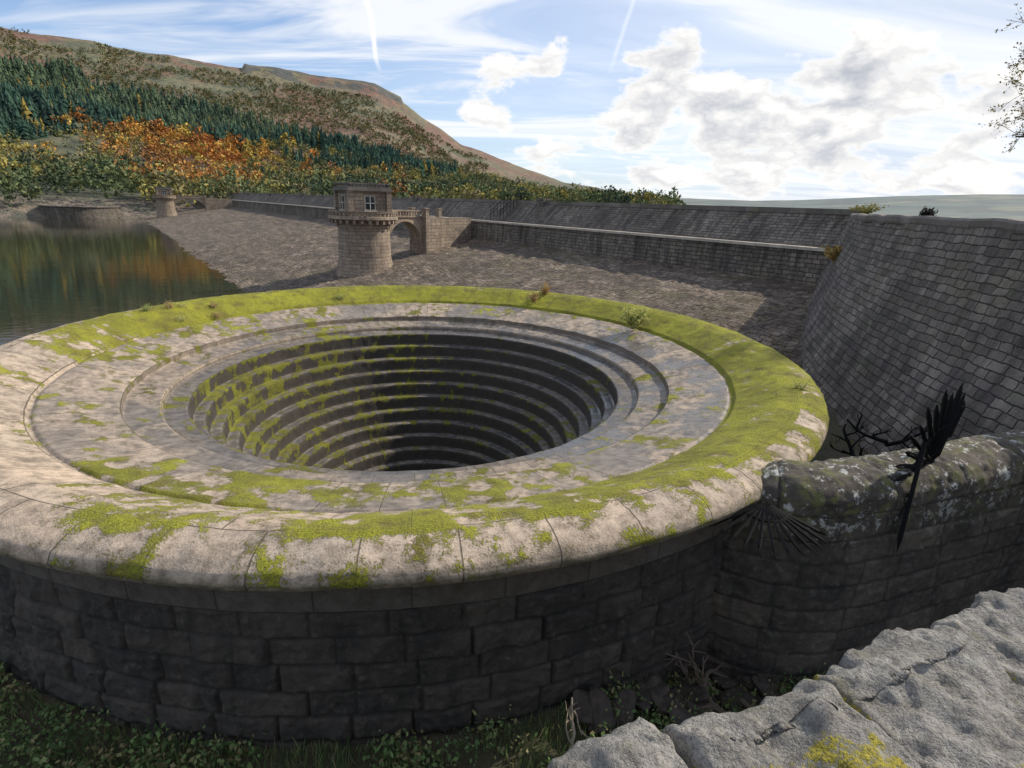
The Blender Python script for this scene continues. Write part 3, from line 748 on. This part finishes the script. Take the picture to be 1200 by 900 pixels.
def decid(name,az,D,H,cols,nl,rs,lobes=6,leaf=.085):
    x=D*np.sin(np.radians(az));y=D*np.cos(np.radians(az));z=hillz(az,D)
    return blobs(name,x,y,z,H,cols,nl,rs,lobes,leaf,m_far)
pal=np.array([(.12,.14,.05),(.17,.17,.055),(.075,.10,.04),(.27,.23,.06),(.32,.26,.06),(.13,.16,.065),(.20,.17,.08),(.06,.08,.04)])
pao=np.array([(.44,.19,.05),(.48,.27,.065),(.35,.145,.045),(.40,.30,.075),(.26,.14,.05)])
N=5200;az=rc.uniform(-60,15,N);D=np.sqrt(rc.uniform(270**2,720**2,N));e_=(hillz(az,D)-EYE)/D
x_=D*np.sin(np.radians(az));y_=D*np.cos(np.radians(az))
upd=np.interp(az,[-62,-41,-36,-31,-22,-18,-8,0,6,15],[.055,.055,.07,.08,.068,.056,.048,.038,.028,.02])+.012*(fbm(x_,y_,0,.015,3,92.)-.5)
ok=(e_<upd)&((D<420)|(rc.random(N)<.55));az,D,x_,y_=az[ok],D[ok],x_[ok],y_[ok]
pv=(fbm(x_,y_,0,.03,2,4.)-.5)
isor=(np.exp(-((az+28)/6.)**2)*1.0*(D>340)+.34*np.exp(-((az+12)/5.)**2)+rc.normal(size=len(az))*.16+pv*.6)>.50
pk=np.clip((fbm(x_,y_,0,.022,2,44.)*1.6-.3)*8+rc.normal(size=len(az))*1.3,0,7).astype(int)
pal_s=pal[[7,2,0,5,1,6,3,4]]
cols=np.where(isor[:,None],pao[rc.integers(0,5,len(az))],pal_s[pk])*.95+np.array([.008,.012,.018])  # small blue offset: haze painted into the woodland colours
decid('woodland',az,D,rc.uniform(5.5,14,len(az)),cols,76,rc,7,.075)
N=120;az=rc.normal(-28,4.2,N);D=rc.uniform(470,640,N);cols=pao[rc.integers(0,5,N)]
decid('autumn_woodland',az,D,rc.uniform(11,16,N),cols,80,rc)
N=13000;az=rc.uniform(-60,-3,N);D=np.sqrt(rc.uniform(560**2,1060**2,N));e_=(hillz(az,D)-EYE)/D
x_=D*np.sin(np.radians(az));y_=D*np.cos(np.radians(az))
up2=np.interp(az,UPA,UPE)
ok=(e_>up2-.015)&(fbm(x_,y_,0,.018,4,41.)+.10*((az>-34)&(az<-9))>.46+.06*rc.random(N))&(e_<elr(az)*.97)
az,D=az[ok],D[ok];cols=np.array([(.10,.11,.04),(.14,.125,.05),(.075,.095,.035),(.15,.11,.045),(.19,.16,.06)])[rc.integers(0,5,len(az))]+np.array([.01,.012,.016])  # scrub colours carry a painted blue haze offset
decid('hillside_scrub',az,D,rc.uniform(2.5,7,len(az)),cols,26,rc,4,.14)

# ---------------------------------------------------------------- weeds and grass near bellmouth base
rg=np.random.default_rng(5)
def blades(X,Y,Z,h,w,cols,rs,name,lean=.4,parent=None):
    n=len(X);a=rs.uniform(0,6.28,n);b=rs.uniform(0,6.28,n)
    dx,dy=np.cos(a)*w,np.sin(a)*w;lx,ly=np.cos(b)*h*lean*rs.uniform(.2,1,n),np.sin(b)*h*lean*rs.uniform(.2,1,n)
    V=np.stack([np.stack([X-dx,Y-dy,Z],1),np.stack([X+dx,Y+dy,Z],1),np.stack([X+dx*.6+lx*.5,Y+dy*.6+ly*.5,Z+h*.6],1),np.stack([X+lx,Y+ly,Z+h],1)],1).reshape(-1,3)
    return build(name,V,np.arange(4*n).reshape(-1,4),m_leaf,attrs={'col':rep(cols,4)},smooth=False,parent=parent)
n=40000;r_=rg.uniform(11.8,15.,n);a_=np.radians(rg.uniform(-160,-45,n))
X=CX+r_*np.cos(a_);Y=CY+r_*np.sin(a_)
ok=fbm(X,Y,0,1.1,4,7.)>.42
X,Y=X[ok],Y[ok];Zg=gz(X,Y)
pg=np.array([(.14,.22,.08),(.18,.26,.10),(.12,.19,.08),(.24,.28,.12),(.26,.23,.12)])
blades(X,Y,Zg-.02,rg.uniform(.08,.35,len(X)),.007,pg[rg.integers(0,5,len(X))],rg,'grass')
n=1500;r_=rg.uniform(11.85,14.8,n);a_=np.radians(rg.uniform(-160,-48,n));X=CX+r_*np.cos(a_);Y=CY+r_*np.sin(a_)
ok=fbm(X,Y,0,.9,3,17.)>.42;X,Y=X[ok],Y[ok];k=34
C=np.stack([X,Y,gz(X,Y)],1)[:,None,:]+rg.normal(size=(len(X),k,3))*np.array([.15,.15,.11])+np.array([0,0,.18])
C=C.reshape(-1,3);V,Q=leafquads(C,rg.uniform(.02,.055,len(C)),rg)
cc=np.repeat(pg[rg.integers(0,5,len(X))],k,axis=0)*rg.uniform(.6,1.4,(len(C),1))
build('weeds',V,Q,m_leaf,attrs={'col':rep(cc,4)},smooth=False)
n=20000;X=rg.uniform(6,17,n);Y=rg.uniform(10,40,n);u=nD[0]*X+nD[1]*Y
ok=(np.hypot(X-CX,Y-CY)>12.3)&(fbm(X,Y,0,.6,4,27.)>.46);X,Y,u=X[ok],Y[ok],u[ok]
zz_=np.maximum(damz(u)-.05,gz(X,Y))
pg2=np.array([(.16,.17,.05),(.22,.19,.08),(.24,.19,.09),(.12,.13,.04)])
blades(X,Y,zz_-.1,rg.uniform(.1,.36,len(X)),.014,pg2[rg.integers(0,4,len(X))],rg,'channel_grass')
def plant(name,x,y,z,h,cols,nst=22,nlf=14,spread=.5,ls=.03,seed=1):
    rs=np.random.default_rng(seed);E=empty(name);b=MB();Cs=[]
    for i in range(nst):
        a=rs.uniform(0,6.28);hh_=h*rs.uniform(.5,1);s_=spread*rs.uniform(.2,1)
        p0=np.array([x+rs.normal()*.04,y+rs.normal()*.04,z-.03]);p1=p0+np.array([math.cos(a)*s_*.4,math.sin(a)*s_*.4,hh_*.6]);p2=p0+np.array([math.cos(a)*s_,math.sin(a)*s_,hh_])
        b.tube([p0,p1,p2],[.006,.004,.002],4)
        for k in range(nlf):
            t_=rs.uniform(.25,1.05);q=p0+(p1-p0)*min(1,t_*2) if t_<.5 else p1+(p2-p1)*(t_*2-1);Cs.append(q+rs.normal(size=3)*.04)
    b.out('stems',m_palewood,E)
    C=np.array(Cs);V,Q=leafquads(C,rs.uniform(.5,1.3,len(C))*ls,rs)
    cols=np.array(cols);build('foliage',V,Q,m_leaf,attrs={'col':rep(cols[rs.integers(0,len(cols),len(C))],4)},smooth=False,parent=E)
yg=[(.50,.50,.18),(.56,.52,.20),(.34,.38,.12)];br_=[(.50,.30,.12),(.44,.36,.18),(.30,.26,.12)];gn=[(.3,.36,.12),(.36,.40,.14)]
plant('rim_shrub',5.0,22.9,-.52,.85,yg,60,40,.65,.06,1)
plant('rim_shrub',1.0,27.3,-.3,.55,br_,22,20,.45,.05,2)
plant('rim_shrub',1.5,28.1,-.1,.6,[(.46,.24,.10),(.4,.32,.13)],20,20,.35,.05,12)
for i,(x,y) in enumerate([(-13.4,22.1),(-12.6,23.0),(-14.0,20.8),(-12.9,21.1),(-13.6,21.6),(-8.5,26.8),(7.4,13.6),(-12.2,22.4)]):
    r_=math.hypot(x-CX,y-CY);z_=float(np.interp(-r_,-np.array([11.98,11.4,11.,10.,9.9,8.3]),[-.1,0,-.08,-.55,-.62,-.93]))
    plant('rim_weed',x,y,z_,.22+.16*hsh(i*1.),[yg,br_,gn][i%3],18,16,.30,.025,20+i)
plant('wall_fern',20.3,36.0,1.2,1.2,[(.46,.28,.10),(.50,.38,.14),(.34,.24,.08)],60,24,1.2,.10,40)
plant('wall_top_bush',26.2,44.,4.2,.8,[(.22,.22,.08),(.27,.24,.09)],40,16,1.3,.09,41)
plant('wall_top_bush',21.3,30.3,3.9,.85,[(.03,.03,.03),(.05,.045,.04)],60,24,.4,.06,42)

def bare_tree(name,x,y,z,H,seed):
    rs=np.random.default_rng(seed);b=MB();E=empty(name);tips=[]
    def grow(p,d_,L,r,lev):
        q=[p];dd_=d_.copy()
        for i in range(4):
            dd_=dd_+rs.normal(size=3)*.13;dd_/=np.linalg.norm(dd_);q.append(q[-1]+dd_*L/4)
        b.tube(q,list(np.linspace(r,r*.55,5)),5 if lev>1 else 7)
        if lev>=4: tips.extend(q[1:]);return
        for k in range(5 if lev else 9):
            t_=rs.uniform(.3,1.);i=min(3,int(t_*4));pp_=q[i]+(q[i+1]-q[i])*(t_*4-i)
            nd=dd_*.7+rs.normal(size=3)*.6+np.array([0,0,.15]);nd/=np.linalg.norm(nd);grow(pp_,nd,L*rs.uniform(.45,.65),r*.42,lev+1)
    grow(np.array([x,y,z]),np.array([0,0,1.]),H*.6,.16,0)
    b.out('trunk_and_branches',m_bark,E)
    C=np.array(tips);C=np.repeat(C,2,axis=0)+rs.normal(size=(2*len(C),3))*.06
    V,Q=leafquads(C,rs.uniform(.03,.07,len(C)),rs)
    build('leaves',V,Q,m_leaf,attrs={'col':rep(np.array([(.16,.16,.06),(.24,.18,.06)])[rs.integers(0,2,len(C))],4)},smooth=False,parent=E)
bare_tree('birch_tree',23.2,23.3,3.6,10,9)

# ---------------------------------------------------------------- iron fans
def spike(b,p0,p1,w=.035):
    p0,p1=Vector(p0),Vector(p1);d_=p1-p0
    b.tube([p0,p0+d_*.86,p1],[w*.5,w*.6,.002],4)
b=MB();c=Vector((4.22,8.10,-.22))
for k in range(12):
    a=math.radians(-168+k*(146/11.));dr=Vector((math.cos(a),math.sin(a),-.36))
    spike(b,c+dr*.08,c+dr*.98,.052)
for rr in (.16,.36):
    b.tube([c+Vector((math.cos(math.radians(-168+i*9.1)),math.sin(math.radians(-168+i*9.1)),-.36))*rr for i in range(17)],.026,5)
b.out('iron_spike_fan',m_iron)
b=MB();N_=Vector((.85,.52,0))
def fan_(P0,a0,a1,n,rad,r0=.2,w=.06):
    P0=Vector(P0)
    for k in range(n):
        a=math.radians(a0+(a1-a0)*k/(n-1));dr=N_*math.cos(a)+Vector((0,0,math.sin(a)))
        spike(b,P0+dr*r0,P0+dr*rad*(1. if k%2 else .9),w)
    for rr in (.35,.8):
        b.tube([P0+(N_*math.cos(math.radians(a0+(a1-a0)*i/16))+Vector((0,0,math.sin(math.radians(a0+(a1-a0)*i/16)))))*rr for i in range(17)],.035,5)
fan_((7.75,9.25,.0),72,178,11,1.6,.2,.075)
fan_((8.45,9.95,.1),70,118,5,1.05,.2,.075)
spike(b,(6.95,8.6,.75),(6.72,8.25,-1.2),.085)
b.tube([(6.95,8.6,.7),(7.3,8.95,.35),(7.75,9.3,.05)],.045,5)
b.out('iron_spike_fan.001',m_iron)

# ---------------------------------------------------------------- debris
def branch(b,p,d_,L,r,rs,lev=0):
    q=[np.array(p,float)];dd_=np.array(d_,float)
    for i in range(6):
        dd_=dd_+rs.normal(size=3)*.22;dd_/=np.linalg.norm(dd_);q.append(q[-1]+dd_*L/6)
    b.tube(q,list(np.linspace(r,r*.4,7)),6)
    if lev<2:
        for k in range(3): i=rs.integers(2,6);nd=dd_+rs.normal(size=3)*.7;nd/=np.linalg.norm(nd);branch(b,q[i],nd,L*.45,r*.5,rs,lev+1)
rs=np.random.default_rng(11)
b=MB();branch(b,(1.0,6.0,-3.45),(.25,.1,1),.95,.035,rs);b.out('dead_branch',m_palewood)
b=MB()
for k in range(7): branch(b,(3.4+rs.normal()*.5,7.3+rs.normal()*.3,-3.9+rs.uniform(0,.3)),(rs.normal(),rs.normal(),.1),1.3,.05,rs)
b.out('branch_pile',m_deadwood)
b=MB()
for k in range(20): branch(b,(9.7+rs.normal()*.35,13.2+rs.normal()*.6,-1.0-rs.uniform(0,1.8)),(rs.normal(),rs.normal(),.1),1.1,.06,rs)
b.out('driftwood_pile',m_iron)
def rock(cx,cy,cz,s,seed):
    u=np.linspace(0,2*np.pi,22);v=np.linspace(0,np.pi,12);U,V_=np.meshgrid(u,v,indexing='ij')
    x,y,z=np.cos(U)*np.sin(V_),np.sin(U)*np.sin(V_),np.cos(V_)
    f=lambda q:np.sign(q)*np.abs(q)**.5
    x,y,z=f(x),f(y),f(z)
    r_=1+(fbm(x,y,z,1.4,3,seed)-.5)*.7
    r_[-1]=r_[0]
    a_=seed*1.7;X=x*s[0]*r_;Y=y*s[1]*r_;Z=z*s[2]*r_
    tl=math.sin(seed*3.)*.4
    return np.stack([cx+X*math.cos(a_)-Y*math.sin(a_),cy+X*math.sin(a_)+Y*math.cos(a_),cz+Z+X*tl],-1).reshape(-1,3),gridq(22,12)
Vs=[];Qs=[];k0=0
for i in range(80):
    a_=rs.uniform(-68,-50);r_=rs.uniform(11.9,13.6);x=CX+r_*math.cos(math.radians(a_));y=CY+r_*math.sin(math.radians(a_))
    s_=rs.uniform(.12,.36);V,Q=rock(x,y,float(gz(np.array([x]),np.array([y]))[0])+rs.uniform(0,.3),(s_,s_*.6,s_*.3),float(i));Vs.append(V);Qs.append(Q+k0);k0+=len(V)
build('rubble_pile',np.vstack(Vs),np.vstack(Qs),m_rubble,smooth=False)
print('done')
